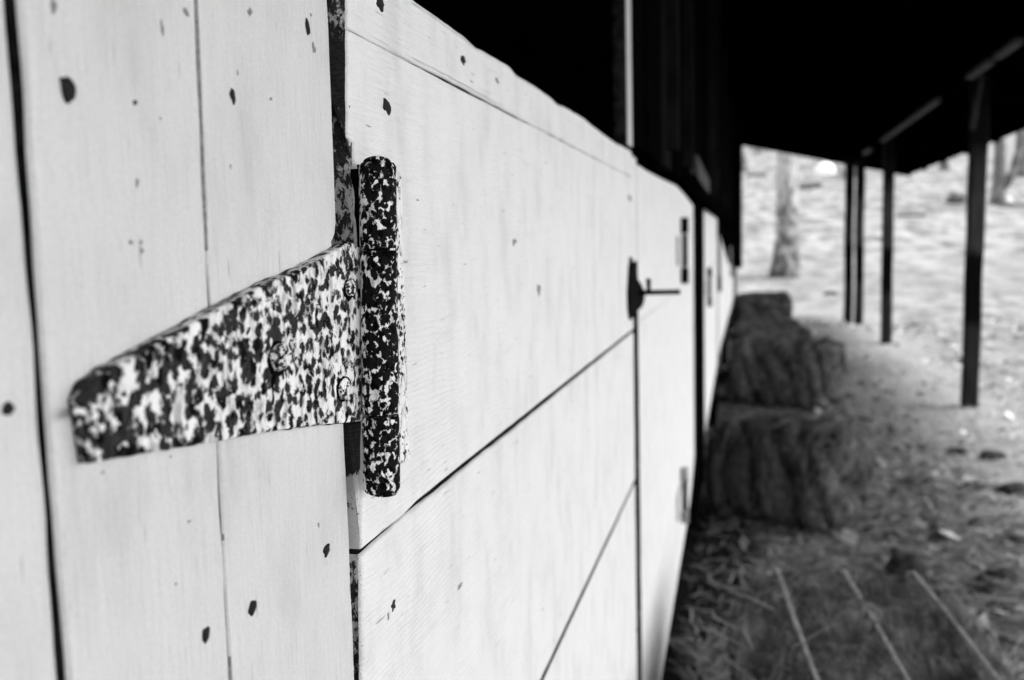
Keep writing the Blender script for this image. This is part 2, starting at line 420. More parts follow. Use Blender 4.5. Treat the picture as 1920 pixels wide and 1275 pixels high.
tag(mb.build('ground', M['ground']), 'bare trodden earth giving way to a pale dry field that rises behind', 'ground', kind='structure')

EA = sorted((wx(a, b).z, wx(a, b).y) for a, b in ((614, -20), (618, 56), (622, 158), (626, 263), (629.5, 358), (631.5, 415), (629, 440), (622, 455), (640, 560), (645.5, 796), (652, 930), (657, 1050), (666, 1275)))
EB = sorted((wx(a, b).z, wx(a, b).y) for a, b in ((653, 0), (652, 56), (651.5, 150), (652, 259), (663.5, 262), (665, 324), (668, 450), (681, 796), (678, 962), (679, 1043), (681, 1275)))
# ------------------------------------------------------------------ near boarded door (upright boards, left of the hinge)
YA = lambda py_, px_: wx(px_, py_).y
door_a = tag(empty('boarded_door', (0, .2, 0)), 'white upright-board door with nail heads, carrying the long flaking hinge strap', 'door')
mb = MB()
s1 = .2113
board(mb, 'z', .72, 1.62, lambda u: -.02, lambda u: s1 - .0019, seed=1, jit=.0007, nu=120, r=.003)
board(mb, 'z', .72, 1.62, lambda u: s1 + .0018, lambda u: interp([(.9, .2936), (1.1, .2934), (1.2, .2962)], u) - .0006, seed=4, jit=.0006, nu=120, r=.0022)
board(mb, 'z', .72, 1.62, lambda u: interp([(.9, .2936), (1.1, .2934), (1.2, .2962)], u) + .0002, lambda u: interp(EA, u), seed=8, jit=.0005, nu=500, r=.0013)
board(mb, 'z', .72, 1.62, lambda u: -.16, lambda u: -.024, seed=11, nu=30, r=.003)
part(mb, 'door_boards', [M['paint_v'], M['peel'], M['bare']], door_a)
# back ledge boards hold the door together
mb = MB(); mb.box((-.034, .12, 1.35), (.022, .54, .12)); mb.box((-.034, .12, .82), (.022, .54, .12))
part(mb, 'door_ledge', M['dark_timber'], door_a)
# paint bridging the thin joint
mb = MB()
for z0, z1 in ((.998, 1.0), (1.1, 1.3), (.72, .955)):
    pts = [( -.0009, interp([(.9, .2936), (1.1, .2934), (1.2, .2962)], z) - .0002, z) for z in [lerp(z0, z1, i / 12) for i in range(13)]]
    mb.tube(pts, .0008, 6)
part(mb, 'joint_filler', M['smudge'], door_a)
for i, (px, py, w, h, tl) in enumerate([(127, 170, 25, 50, .25), (436, 180, 10, 32, .3), (472, 1140, 15, 32, -.3), (385, 1191, 15, 30, -.2), (612, 1031, 13, 24, -.2),
                                     (14, 764, 26, 26, 0), (252, 192, 8, 9, 0), (576, 52, 7, 30, .2)]):
    o = part(blob(px, py, w, h, tilt=tl, sd=i + .5, irr=.5), 'nail_head', M['nail'], door_a)
for i, (px, py, w, h) in enumerate([(303, 52, 6, 34), (257, 343, 7, 16), (266, 470, 7, 12), (265, 455, 8, 8), (100, 14, 12, 26), (244, 455, 9, 8), (300, 222, 5, 6), (508, 186, 4, 6),
                                 (354, 978, 8, 6), (330, 1095, 5, 5), (432, 312, 3, 9), (583, 28, 4, 6), (588, 90, 6, 22), (192, 886, 8, 5), (320, 856, 5, 5), (597, 985, 4, 10), (445, 135, 3, 14), (348, 22, 10, 18), (468, 22, 8, 14)]):
    part(blob(px, py, w, h, sd=i + .2, irr=.9, th=.00012), 'dirt_mark', M['smudge'], door_a)

# ------------------------------------------------------------------ half doors of level boards
zU = [(.42, 1.2003), (.53, 1.2003), (.55, 1.200), (1.0, 1.2005), (1.53, 1.199)]
zL = .9553; zM = .7085
ETOP = [(wx(a, b).y, wx(a, b).z) for a, b in ((780, 2), (825, 34), (870, 67), (893, 88), (912, 98), (957, 126), (968, 140), (1006, 162), (1036, 185), (1045, 195), (1058, 199), (1092, 220), (1130, 250), (1156, 269), (1179, 280))]
def top_b(u): return interp(ETOP, u) if u > ETOP[0][0] else ETOP[0][1] + (ETOP[0][0] - u) * .04
u0B = lambda v: interp(EB, v)
door_b = tag(empty('half_door', (0, 1., 0)), 'white half door of wide level boards right beside the rusty hinge barrel', 'door')
mb = MB()
gU = lambda u: interp([(.42, .00012), (.47, .0002), (.54, .0005), (.60, .0009), (.68, .0005), (.8, .0004), (1.5, .0003)], u)
board(mb, 'y', u0B, 1.520, lambda u: interp([(.40, 1.2003), (1.53, 1.199)], u) + gU(u), top_b, seed=21, nu=200, r=.0016, jit=.0006, nv=40)
board(mb, 'y', u0B, 1.520, lambda u: interp([(.41, .9558), (.45, .9562), (.475, .9560), (.5, .9578), (.53, .9582), (.6, .9585), (.9, .9590), (1.53, .9590)], u), lambda u: interp([(.40, 1.2003), (1.53, 1.199)], u) - gU(u), seed=24, nu=200, r=.0012, jit=.0003, nv=150)
board(mb, 'y', u0B, 1.520, lambda u: zM + .0034, lambda u: interp([(.41, .9538), (.45, .9545), (.475, .9552), (.5, .9545), (.62, .9542), (1.53, .9540)], u), seed=27, nu=160, r=.0022, jit=.0005, nv=120)
board(mb, 'y', u0B, 1.520, lambda u: .4620, lambda u: zM - .0034, seed=31, nu=80, r=.0012)
board(mb, 'y', u0B, 1.520, lambda u: .20, lambda u: .4588, seed=35, nu=80, r=.003)
part(mb, 'door_boards', [M['paint_h'], M['peel'], M['bare']], door_b)
mb = MB()
for y in (.55, 1.35): mb.box((-.035, y, .71), (.022, .11, .98))
part(mb, 'door_ledge', M['dark_timber'], door_b)
for i, (px, py, w, h, tl) in enumerate([(725, 198, 13, 34, 0), (713, 6, 14, 30, .2), (868, 115, 8, 18, 0)]):
    part(blob(px, py, w, h, tilt=tl, sd=i + 3.5, irr=.7), 'nail_head', M['nail'], door_b)
for i, (px, py, w, h) in enumerate([(932, 150, 7, 10), (965, 448, 8, 22), (1010, 545, 8, 24), (738, 1135, 9, 22), (862, 1098, 10, 8), (728, 1155, 4, 14), (1180, 340, 5, 8), (1181, 372, 8, 14), (783, 375, 4, 4), (655, 200, 2, 6)]):
    part(blob(px, py, w, h, sd=i + 7.2, irr=.9, th=.00012), 'dirt_mark', M['smudge'] if i not in (3,) else M['nail'], door_b)
# slide bolt with its long handle at the far edge
bolt = MB()
pl = [(1185, 482), (1188, 502), (1194, 520), (1203, 533), (1209, 548), (1209, 562), (1205, 574), (1196, 583), (1188, 592), (1184, 600), (1181, 585), (1180, 548), (1182, 505)]
pp = [wx(a, b, .004) for a, b in pl]
n = len(pp)
bolt.add([p for p in pp] + [Vector((-.02, p.y, p.z)) for p in pp], [tuple(range(n))] + [tuple(reversed(range(n, 2 * n)))] + [(i, (i + 1) % n, n + (i + 1) % n, n + i) for i in range(n)])
latch = part(bolt, 'latch', M['iron'], door_b)
mb = MB(); mb.tube([(.0, 1.575, 1.0135), (.02, 1.58, 1.0138), (.05, 1.582, 1.0142), (.070, 1.583, 1.0142)], [.0046, .0042, .0040, .0042], 10)
mb.tube([(.0185, 1.58, 1.012), (.0190, 1.58, 1.025), (.0185, 1.58, 1.037)], [.004, .0036, .004], 8)
part(mb, 'latch_handle', M['iron'], latch)

door_c = tag(empty('half_door', (0, 2.4, 0)), 'white half door with two dark barrel hinges, just past the black latch', 'door')
topC = [(wx(a, b).y, wx(a, b).z) for a, b in ((1189, 303), (1213, 320), (1258, 343), (1269, 348), (1285, 366), (1299, 384))]
botC = [(1.56, .17), (1.95, .175), (2.27, .205), (2.86, .26), (3.0, .29), (3.157, .34), (3.23, .37)]
mb = MB()
def flatboard(mb, y0, y1, zb, zt, seed, X=0):
    board(mb, 'y', y0, y1, zb, zt, seed=seed, nu=50, r=.0022, X=X, endr=False)
cz = [.4, .72, .965]
flatboard(mb, 1.588, 3.225, lambda u: interp(botC, u), lambda u: .4594, 41)
flatboard(mb, 1.588, 3.225, lambda u: .4600, lambda u: .7190, 42)
flatboard(mb, 1.588, 3.225, lambda u: .7196, lambda u: .9640, 43)
flatboard(mb, 1.588, 3.225, lambda u: .9646, lambda u: interp(topC, u), 44)
part(mb, 'door_boards', [M['paint_h'], M['bare'], M['bare']], door_c)
mb = MB(); mb.box((-.036, 1.9, .72), (.022, .11, .9)); mb.box((-.036, 2.9, .76), (.022, .11, .78)); part(mb, 'door_ledge', M['dark_timber'], door_c)

# small barrel hinges of the further doors
def barrel_hinge(y, zc, h, label, mat='iron'):
    e = tag(empty('barrel_hinge', (0, y, zc)), label, 'hinge', 'barrel hinges on the further doors')
    for s in (-1, 1):
        mb = MB(); mb.tube([(.013, y, zc + s * h * .5), (.013, y, zc + s * h * .26)], .0105, 12); part(mb, 'knuckle', M[mat], e)
    mb = MB(); mb.tube([(.013, y, zc - h * .25), (.013, y, zc + h * .25)], .008, 12); part(mb, 'pin', M['grey_timber'], e)
    mb = MB()
    pts = [(.006 + .012 * math.sin(t), y - .12 - .10 * math.cos(t) * .6, zc + h * .22 * math.sin(2 * t) * .4) for t in [0, .4, .8, 1.2, 1.6, 2., 2.4, 2.8]]
    mb.box((.004, y - .07, zc), (.006, .14, h * .42)); part(mb, 'hinge_plate', M['white_trim'], e)
    return e
barrel_hinge(2.59, 1.07, .175, 'dark upper barrel hinge near the top of the door past the latch')
barrel_hinge(2.53, .418, .15, 'faint half-painted lower hinge near the foot of the door past the latch', 'half_painted')
barrel_hinge(4.22, .89, .17, 'dark small hinge on the first white panel past the black upright')
barrel_hinge(5.66, 1.0, .42, 'dark hinge at the joint of the third and fourth white half doors')
barrel_hinge(9.6, .93, .42, 'dark hinge on the farthest white half door, by the corner post')

def far_door(y0, y1, zb0, zb1, zt0, zt1, label, sd):
    e = tag(empty('half_door', (0, (y0 + y1) / 2, 0)), label, 'door'); mb = MB()
    zs = [.5, .73, .97]
    zb = lambda u: lerp(zb0, zb1, (u - y0) / (y1 - y0)); zt = lambda u: lerp(zt0, zt1, (u - y0) / (y1 - y0))
    flatboard(mb, y0, y1, zb, lambda u: .4985, sd); flatboard(mb, y0, y1, lambda u: .5, lambda u: .7285, sd + 1)
    flatboard(mb, y0, y1, lambda u: .73, lambda u: min(.9685, zt(u)), sd + 2)
    if zt1 > 1.1: flatboard(mb, y0, y1, lambda u: .97, zt, sd + 3)
    elif zt0 > 1.1: flatboard(mb, y0, y0 + (y1 - y0) * .7, lambda u: .97, lambda u: max(.98, zt(u)), sd + 3)
    part(mb, 'door_boards', [M['paint_h'], M['bare'], M['bare']], e)
    mb = MB()
    for y in (y0 + .25, y1 - .25): mb.box((-.036, y, .8), (.022, .11, .55))
    part(mb, 'door_ledge', M['dark_timber'], e)
far_door(3.93, 5.60, .27, .38, 1.225, 1.215, 'third white half door, between the black upright and the far panel', 50)
far_door(5.76, 8.4, .40, .40, 1.16, .90, 'far white half door behind the second hay bale', 56)
far_door(8.5, 11.0, .40, .40, .88, .80, 'farthest white half door at the end of the barn wall', 62)

# ------------------------------------------------------------------ barn
barn = tag(empty('barn', (0, 0, 0)), 'long dark barn with white doors and an open lean-to roof on posts', 'barn')
# upright trims and jambs between the doors
mb = MB(); board(mb, 'z', 1.246, 2.55, lambda u: 1.478, lambda u: 1.530, seed=70, X=.001, nu=60)
part(mb, 'door_post', [M['white_trim'], M['bare'], M['bare']], barn)
mb = MB(); board(mb, 'z', 1.066, 1.2335, lambda u: 1.5195, lambda u: 1.5885, seed=74, X=-.0004, nu=20, r=.0008, jit=.0001, endr=False); part(mb, 'joint_cover', [M['paint_h'], M['bare'], M['paint_h']], barn)
mb = MB(); mb.box((-.055, 1.55, .62), (.06, .12, 1.2)); part(mb, 'door_jamb', M['dark_timber'], barn)
mb = MB(); mb.box((-.075, .41, 1.28), (.06, .09, 2.6)); part(mb, 'door_jamb', M['dark_timber'], barn)
mb = MB()
for y in (3.30, 3.45, 3.60, 3.75, 3.87): mb.box((-.02, y, 1.33), (.045, .149, 2.42))
part(mb, 'wall_boards', M['dark_timber'], barn)
for y, w in ((5.68, .14), (8.45, .08)):
    mb = MB(); mb.box((-.03, y, .8), (.05, w, 1.6)); part(mb, 'door_jamb', M['dark_timber'], barn)
# upper wall of dark upright boards
mb = MB(); y = 1.62; i = 0
while y < 11.3:
    w = .16 + .03 * random.random()
    if not (3.2 < y < 3.9):
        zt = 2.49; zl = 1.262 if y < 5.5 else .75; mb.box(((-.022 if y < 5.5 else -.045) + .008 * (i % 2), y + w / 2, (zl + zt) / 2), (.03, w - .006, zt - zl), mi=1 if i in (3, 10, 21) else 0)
    elif mb.v:
        part(mb, 'upper_boards', [M['dark_timber'], M['dim_timber']], barn); mb = MB()
    y += w; i += 1
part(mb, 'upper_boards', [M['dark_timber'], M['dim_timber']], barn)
for y in (2.2, 2.75, 4.4, 5.3, 7.0, 9.2):
    mb = MB(); mb.box((.014, y, 1.9), (.028, .05, 1.2)); part(mb, 'wall_batten', M['dim_timber'], barn)
mb = MB(); mb.box((.02, 11.36, 1.63), (.16, .16, 1.75)); part(mb, 'corner_post', M['dark_timber'], barn)
mb = MB(); mb.box((.0, 11.36, .4), (.10, .12, .7)); part(mb, 'corner_post', M['white_trim'], barn)
# grey board leaning on the dark wall
mb = MB()
q = [wx(1307, 290, .03), wx(1318, 312, .03), wx(1331, 339, .03), wx(1330, 378, .03), wx(1309, 339, .03)]
q2 = [Vector((0.008, p.y, p.z)) for p in q]; n = 5
mb.add(q + q2, [tuple(range(n)), tuple(reversed(range(n, 2 * n)))] + [(i, (i + 1) % n, n + (i + 1) % n, n + i) for i in range(n)])
part(mb, 'shutter_board', M['pale_lit_strip'], barn)
# ledge rail above the doors past the latch
mb = MB(); mb.tube([(.02, 2.75, 1.262), (.025, 3.3, 1.245), (.03, 4.1, 1.235), (.03, 5.7, 1.235), (.03, 8.4, 1.2)], .022, 8); part(mb, 'rail', M['dark_timber'], barn)
# unseen body of the barn
mb = MB()
mb.box((-4.0, 5.6, 1.25), (.1, 11.8, 2.5)); mb.box((-2.0, 11.42, 1.25), (3.9, .08, 2.5)); mb.box((-2.0, -1.9, 1.25), (3.9, .08, 2.5))
mb.box((-2.05, 3.25, 1.25), (3.7, .06, 2.48))
mb.box((-.03, -1.05, 1.25), (.05, 1.75, 2.5))
part(mb, 'unseen_inner_wall', M['interior'], barn)
mb = MB(); mb.box((-.03, .7, 2.2), (.05, 1.7, .5)); part(mb, 'lintel', M['dark_timber'], barn)
def roof_z(x): return 2.507 - .235 * x
mb = MB()
far = [wy(a, b, 14.0) for a, b in ((1375, 258), (1440, 274), (1490, 280), (1540, 290), (1590, 303), (1690, 317))]
# corrugated lean-to sheet
vs = []; fs = []; nxr = 30; yy = [-3 + 17 * i / 40 for i in range(41)]
for layer in (0, 1):
    for y in yy:
        for i in range(nxr + 1):
            x = -.05 + 2.36 * i / nxr; z = roof_z(x) + .008 * math.sin(y * 9) + (.02 if layer else 0)
            vs.append((x, y, z))
nl = len(vs) // 2; w = nxr + 1
for j in range(40):
    for i in range(nxr):
        a = j * w + i; fs.append((a, a + w, a + w + 1, a + 1)); b2 = a + nl; fs.append((b2, b2 + 1, b2 + w + 1, b2 + w))
for j in range(40):
    for i in (0, nxr):
        a = j * w + i; fs.append((a, a + w, a + w + nl, a + nl))
for i in range(nxr):
    for j in (0, 40):
        a = j * w + i; fs.append((a, a + 1, a + 1 + nl, a + nl))
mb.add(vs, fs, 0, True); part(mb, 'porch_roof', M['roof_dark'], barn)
mb = MB()
mb.add([(0.0, -3, 2.53), (0.0, 14, 2.53), (-4.3, 14, 4.1), (-4.3, -3, 4.1), (0, -3, 2.58), (0, 14, 2.58), (-4.3, 14, 4.15), (-4.3, -3, 4.15)],
       [(0, 1, 2, 3), (7, 6, 5, 4), (0, 4, 5, 1), (1, 5, 6, 2), (2, 6, 7, 3), (3, 7, 4, 0)])
mb.add([(-4.3, -3, 4.1), (-4.3, 14, 4.1), (-8, 14, 2.6), (-8, -3, 2.6), (-4.3, -3, 4.15), (-4.3, 14, 4.15), (-8, 14, 2.65), (-8, -3, 2.65)],
       [(0, 1, 2, 3), (7, 6, 5, 4), (0, 4, 5, 1), (1, 5, 6, 2), (2, 6, 7, 3), (3, 7, 4, 0)])
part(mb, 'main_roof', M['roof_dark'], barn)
for k in range(15):
    y = -2.6 + k * 1.17
    mb = MB(); ang = math.atan(.235); mb.box((1.13, y, roof_z(1.13) - .065), (2.36, .05, .10), ry=ang); part(mb, 'rafter', M['roof_dark'], barn)
mb = MB(); mb.box((1.50, 5.5, 2.075), (.09, 17, .09)); part(mb, 'porch_beam', M['roof_dark'], barn)
for y0, y1 in ((5.2, 5.62), (5.75, 6.28), (7.25, 10.1), (11.05, 11.6)):  # pale strips under the beam paint the light caught along it
    mb = MB(); mb.box((1.447, (y0 + y1) / 2, 2.018), (.045, y1 - y0, .028)); part(mb, 'pale_lit_strip', M['pale_lit_strip'], barn)
mb = MB(); mb.box((2.3, 5.5, 1.955), (.025, 17, .10)); part(mb, 'fascia', M['roof_dark'], barn)
# rotting edge of the roof's far end: hanging splinters and end board following the sheet
mb = MB()
for a, b in zip(far, far[1:]):
    z0 = lambda p: max(roof_z(p.x) + .02, p.z + .03)
    P = [Vector((a.x, 14.0, a.z)), Vector((b.x, 14.0, b.z)), Vector((b.x, 14.0, z0(b))), Vector((a.x, 14.0, z0(a)))]
    Q = [p + Vector((0, .03, 0)) for p in P]
    mb.add(P + Q, [(0, 1, 2, 3), (7, 6, 5, 4), (0, 4, 5, 1), (1, 5, 6, 2), (2, 6, 7, 3), (3, 7, 4, 0)])
part(mb, 'barge_board', M['roof_dark'], barn)

# ------------------------------------------------------------------ porch posts
def post(x, y, w, label, lean=0., top=2.03):
    mb = MB(); pts = []; n = 22
    vs = []; fs = []
    for i in range(n + 1):
        t = i / n; z = gh(x, y) - .03 + t * (top - gh(x, y) + .03); cx = x + lean * t + .006 * nz(t * 5, x, y); cy = y + .006 * nz(t * 5, y, x + 4)
        ww = w * (.5 + .03 * nz(t * 8, y)); c = ww * .18
        for a, b in ((-ww, -ww + c), (-ww + c, -ww), (ww - c, -ww), (ww, -ww + c), (ww, ww - c), (ww - c, ww), (-ww + c, ww), (-ww, ww - c)): vs.append((cx + a, cy + b, z))
    for i in range(n):
        for k in range(8): fs.append((i * 8 + k, i * 8 + (k + 1) % 8, (i + 1) * 8 + (k + 1) % 8, (i + 1) * 8 + k))
    fs.append(tuple(reversed(range(8)))); fs.append(tuple(n * 8 + k for k in range(8)))
    mb.add(vs, fs)
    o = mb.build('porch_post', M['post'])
    return tag(o, label, 'post', 'timber posts holding up the lean-to roof')
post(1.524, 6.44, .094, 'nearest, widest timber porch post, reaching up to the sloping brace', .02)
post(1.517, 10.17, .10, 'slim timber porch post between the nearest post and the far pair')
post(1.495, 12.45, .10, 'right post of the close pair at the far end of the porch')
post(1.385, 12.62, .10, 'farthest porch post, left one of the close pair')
mb = MB(); a = wy(1822, 243, 6.37); b = wy(1842, 140, 6.3)
mb.tube([a, (a + b) / 2 + Vector((-.003, 0, 0)), b], [.017, .016, .016], 6); tag(mb.build('brace', M['grey_timber']), 'thin weathered brace leaning from the nearest porch post up to the roof beam', 'brace')

# ------------------------------------------------------------------ the strap hinge
hinge = tag(empty('strap_hinge', (.012, .44, 1.07)), 'big strap hinge, white paint flaking off black rust, on the near door', 'hinge')
XS = .0046
top = [(668, 462), (662, 456), (652, 457), (600, 487), (545, 515), (500, 533), (450, 560), (400, 585), (350, 615), (300, 641), (262, 662), (225, 683), (190, 703), (168, 722), (157, 738)]
left = [(153, 752), (158, 780), (163, 810), (168, 840), (172, 868)]
bot = [(200, 863), (230, 857), (300, 845), (360, 835), (415, 826), (470, 815), (525, 806), (580, 799), (640, 793), (672, 790)]
outl = top + left + bot
def dens(pts, step=7):
    out = []
    for (a, b), (c, d) in zip(pts, pts[1:] + pts[:1]):
        n = max(1, int(math.hypot(c - a, d - b) / step))
        for i in range(n): out.append((lerp(a, c, i / n), lerp(b, d, i / n)))
    return out
# the right edge runs on to the barrel
outl = dens(outl[:] + [(706, 788), (700, 468)])
front = []
for i, (a, b) in enumerate(outl):
    p = wx(a, b, XS); j = .00035
    front.append(Vector((XS, p.y + j * nz(i * .6, 1), p.z + j * nz(i * .6, 5))))
cen = sum(front, Vector()) / len(front)
bm = bmesh.new()
fv = [bm.verts.new(p) for p in front]; face = bm.faces.new(fv)
bm.normal_update()
ret = bmesh.ops.extrude_face_region(bm, geom=[face])
for v in [g for g in ret['geom'] if isinstance(g, bmesh.types.BMVert)]: v.co.x = .0002
bmesh.ops.recalc_face_normals(bm, faces=bm.faces[:])
edges = [e for e in bm.edges if all(abs(v.co.x - XS) < 1e-6 for v in e.verts)]
bmesh.ops.bevel(bm, geom=edges, offset=.0004, segments=2, affect='EDGES', clamp_overlap=True)
bm.verts.index_update()
mb = MB(); mb.add([v.co.copy() for v in bm.verts], [[v.index for v in f.verts] for f in bm.faces]); bm.free()
strap = part(mb, 'strap', M['rust_strap'], hinge)
def crack_shade_line(px_pts, off, r0, parent, sd, X=.0003):
    mb = MB(); pts = []; rs = []
    for (a, b), (c, d_) in zip(px_pts, px_pts[1:]):
        m = max(2, int(math.hypot(c - a, d_ - b) / 6))
        for i in range(m):
            p = wx(lerp(a, c, i / m), lerp(b, d_, i / m) , XS); q = len(pts)
            pts.append(Vector((X, p.y, p.z + off + .0003 * nz(q * .35, sd)))); rs.append(max(.00006, r0 * (.55 + 1.2 * nz(q * .3, sd, 4))))
    mb.tube(pts, rs, 6); return part(mb, 'crack_and_shade', M['iron'], parent)
crack_shade_line(top[2:], .0005, .00030, strap, 3)
crack_shade_line(bot, -.0004, .0006, strap, 8)  # contact shadow below the strap's lower edge, laid in as a dark line
def disc(px, py, w, h, X, th, name, mat, parent, sides=16, irr=.12, sd=0.):
    c = wx(px, py, X); ry = abs(wx(px + w / 2, py, X).y - wx(px - w / 2, py, X).y) / 2; rz = abs(wx(px, py - h / 2, X).z - wx(px, py + h / 2, X).z) / 2
    mb = MB(); vs = []; prof = [(1.0, 0), (1.02, .4), (.9, .8), (.6, 1.), (.25, .95)]
    for r_, t in prof:
        for k in range(sides):
            a = 2 * math.pi * k / sides; q = r_ * (1 + irr * nz(math.cos(a) * 2 + sd, math.sin(a) * 2, r_ * 3))
            vs.append((X - .0003 + th * t + .0006 * nz(math.cos(a) * r_ * 3, math.sin(a) * r_ * 3, sd) * t, c.y + ry * q * math.cos(a), c.z + rz * q * math.sin(a)))
    fs = [(j * sides + k, j * sides + (k + 1) % sides, (j + 1) * sides + (k + 1) % sides, (j + 1) * sides + k) for j in range(4) for k in range(sides)]
    fs.append(tuple(4 * sides + k for k in range(sides)))
    mb.add(vs, fs, 0, False); return part(mb, name, mat, parent)
disc(522, 672, 42, 66, XS, .0011, 'bolt_washer', M['iron'], strap, 16, .3, 1)
disc(524, 668, 34, 52, XS + .0008, .0030, 'bolt_head', M['bolt'], strap, 9, .3, 2)
crack_shade_line([(514, 700), (510, 722), (512, 745), (509, 765)], 0, .0012, strap, 5, XS)  # dark drip streak with the shadow below the bolt head painted in
disc(645, 729, 29, 50, XS, .0006, 'bolt_washer', M['iron'], strap, 16, .2, 4)
disc(646, 729, 22, 41, XS + .0003, .0014, 'bolt_head', M['bolt'], strap, 14, .2, 5)
disc(656, 541, 26, 44, XS, .0006, 'bolt_washer', M['iron'], strap, 14, .3, 8)
disc(657, 539, 18, 32, XS + .0003, .0014, 'bolt_head', M['bolt'], strap, 12, .3, 9)
disc(176, 785, 30, 70, XS, .0022, 'bolt_head', M['rust_nail'], strap, 12, .3, 11)
# curled broken lip at the strap's tip
mb = MB(); a = wx(166, 765, .004); b = wx(152, 772, .006); c = wx(141, 765, .007); d = wx(141, 778, .005)
mb.tube([a, b, (c + d) / 2, d], [.0016, .0014, .0012, .0008], 7); part(mb, 'curled_lip', M['rust_nail'], strap)
# barrel: three knuckles round a pin
XB = .0125; RB = .0087
def axis(py): 
    px = interp([(298, 707.5), (925, 715.5)], py); p = wx(px, py, XB); return p
def knuckle(py0, py1, name, sd, round_top=False, round_bot=False):
    a, b = axis(py0), axis(py1); n = 36; m = 22; vs = []; fs = []
    for i in range(m + 1):
        t = i / m; c = a.lerp(b, t)
        for k in range(n):
            an = 2 * math.pi * k / n; r = RB * (1 + .018 * nz(math.cos(an) * 2.2, math.sin(an) * 2.2, c.z * 90 + sd))
            e = min(t, 1 - t) * (a - b).length
            if e < .0012: r *= 1 - .06 * (1 - e / .0012)
            if round_top and t < .04: r *= .93 if t == 0 else .98
            if round_bot and t > .96: r *= .93 if t == 1 else .98
            zz = c.z
            if round_bot and t == 1: zz -= .0012 * math.cos(an + .5)
            vs.append((c.x + r * math.cos(an), c.y + r * math.sin(an), zz))
    for i in range(m):
        for k in range(n): fs.append((i * n + k, (i + 1) * n + k, (i + 1) * n + (k + 1) % n, i * n + (k + 1) % n))
    mb = MB(); mb.add(vs, fs, 0, True); mb.f.append(tuple(range(n))); mb.m.append(0); mb.sm.append(False)
    mb.f.append(tuple(reversed(range(m * n, m * n + n)))); mb.m.append(0); mb.sm.append(False)
    # rolled sheet lip on the far side
    lip = []
    for i in range(13):
        c = a.lerp(b, .01 + .98 * i / 12); an = RAD(62)
        lip.append((c.x + (RB + .0004) * math.cos(an), c.y + (RB + .0004) * math.sin(an), c.z))
    mb.tube(lip, .0008, 6)
    return part(mb, name, M['rust_knuckle'], hinge)
knuckle(306, 466, 'knuckle', 1, round_top=True); knuckle(470, 774, 'knuckle', 5); knuckle(779, 921, 'knuckle', 9, round_bot=True)
# domed pin head
mb = MB(); a = axis(308); vs = []; n = 24
for j in range(6):
    t = j / 5 * math.pi / 2; r = .0066 * math.cos(t); z = a.z + .0005 + .0032 * math.sin(t)
    for k in range(n): vs.append((a.x + .0003 + max(r, .0002) * math.cos(2 * math.pi * k / n), a.y - .0014 + max(r, .0002) * math.sin(2 * math.pi * k / n), z))
mb.add(vs, [(j * n + k, j * n + (k + 1) % n, (j + 1) * n + (k + 1) % n, (j + 1) * n + k) for j in range(5) for k in range(n)], 0, True)
part(mb, 'pin_head', M['rust_knuckle'], hinge)
mb = MB(); a = axis(320); b = axis(905); mb.tube([a, b], .005, 12); part(mb, 'pin', M['iron'], hinge)
# narrow fixed leaf screwed to the half door behind the barrel, and its edge in the gap, a dark strip for the shadow there
mb = MB()
for p0, p1, xr in ((322, 420, 750.5), (432, 470, 749), (776, 840, 757)):
    A = wx(xr, p0, .002); B = wx(xr - 1, p1, .002)
    mb.box(((.0012), (.4255 + A.y) / 2, (A.z + B.z) / 2), (.0024, A.y - .4255, A.z - B.z))
mb.box((.0012, .452, (axis(306).z + axis(921).z) / 2), (.0022, .05, axis(306).z - axis(921).z))
part(mb, 'fixed_leaf', M['rust_knuckle'], hinge)
mb = MB(); z0 = wx(672, 318).z; z1 = wx(680, 925).z
mb.box((.0035, .4235, (z0 + z1) / 2), (.011, .0030, z0 - z1)); part(mb, 'leaf_edge_shade', M['iron'], hinge)

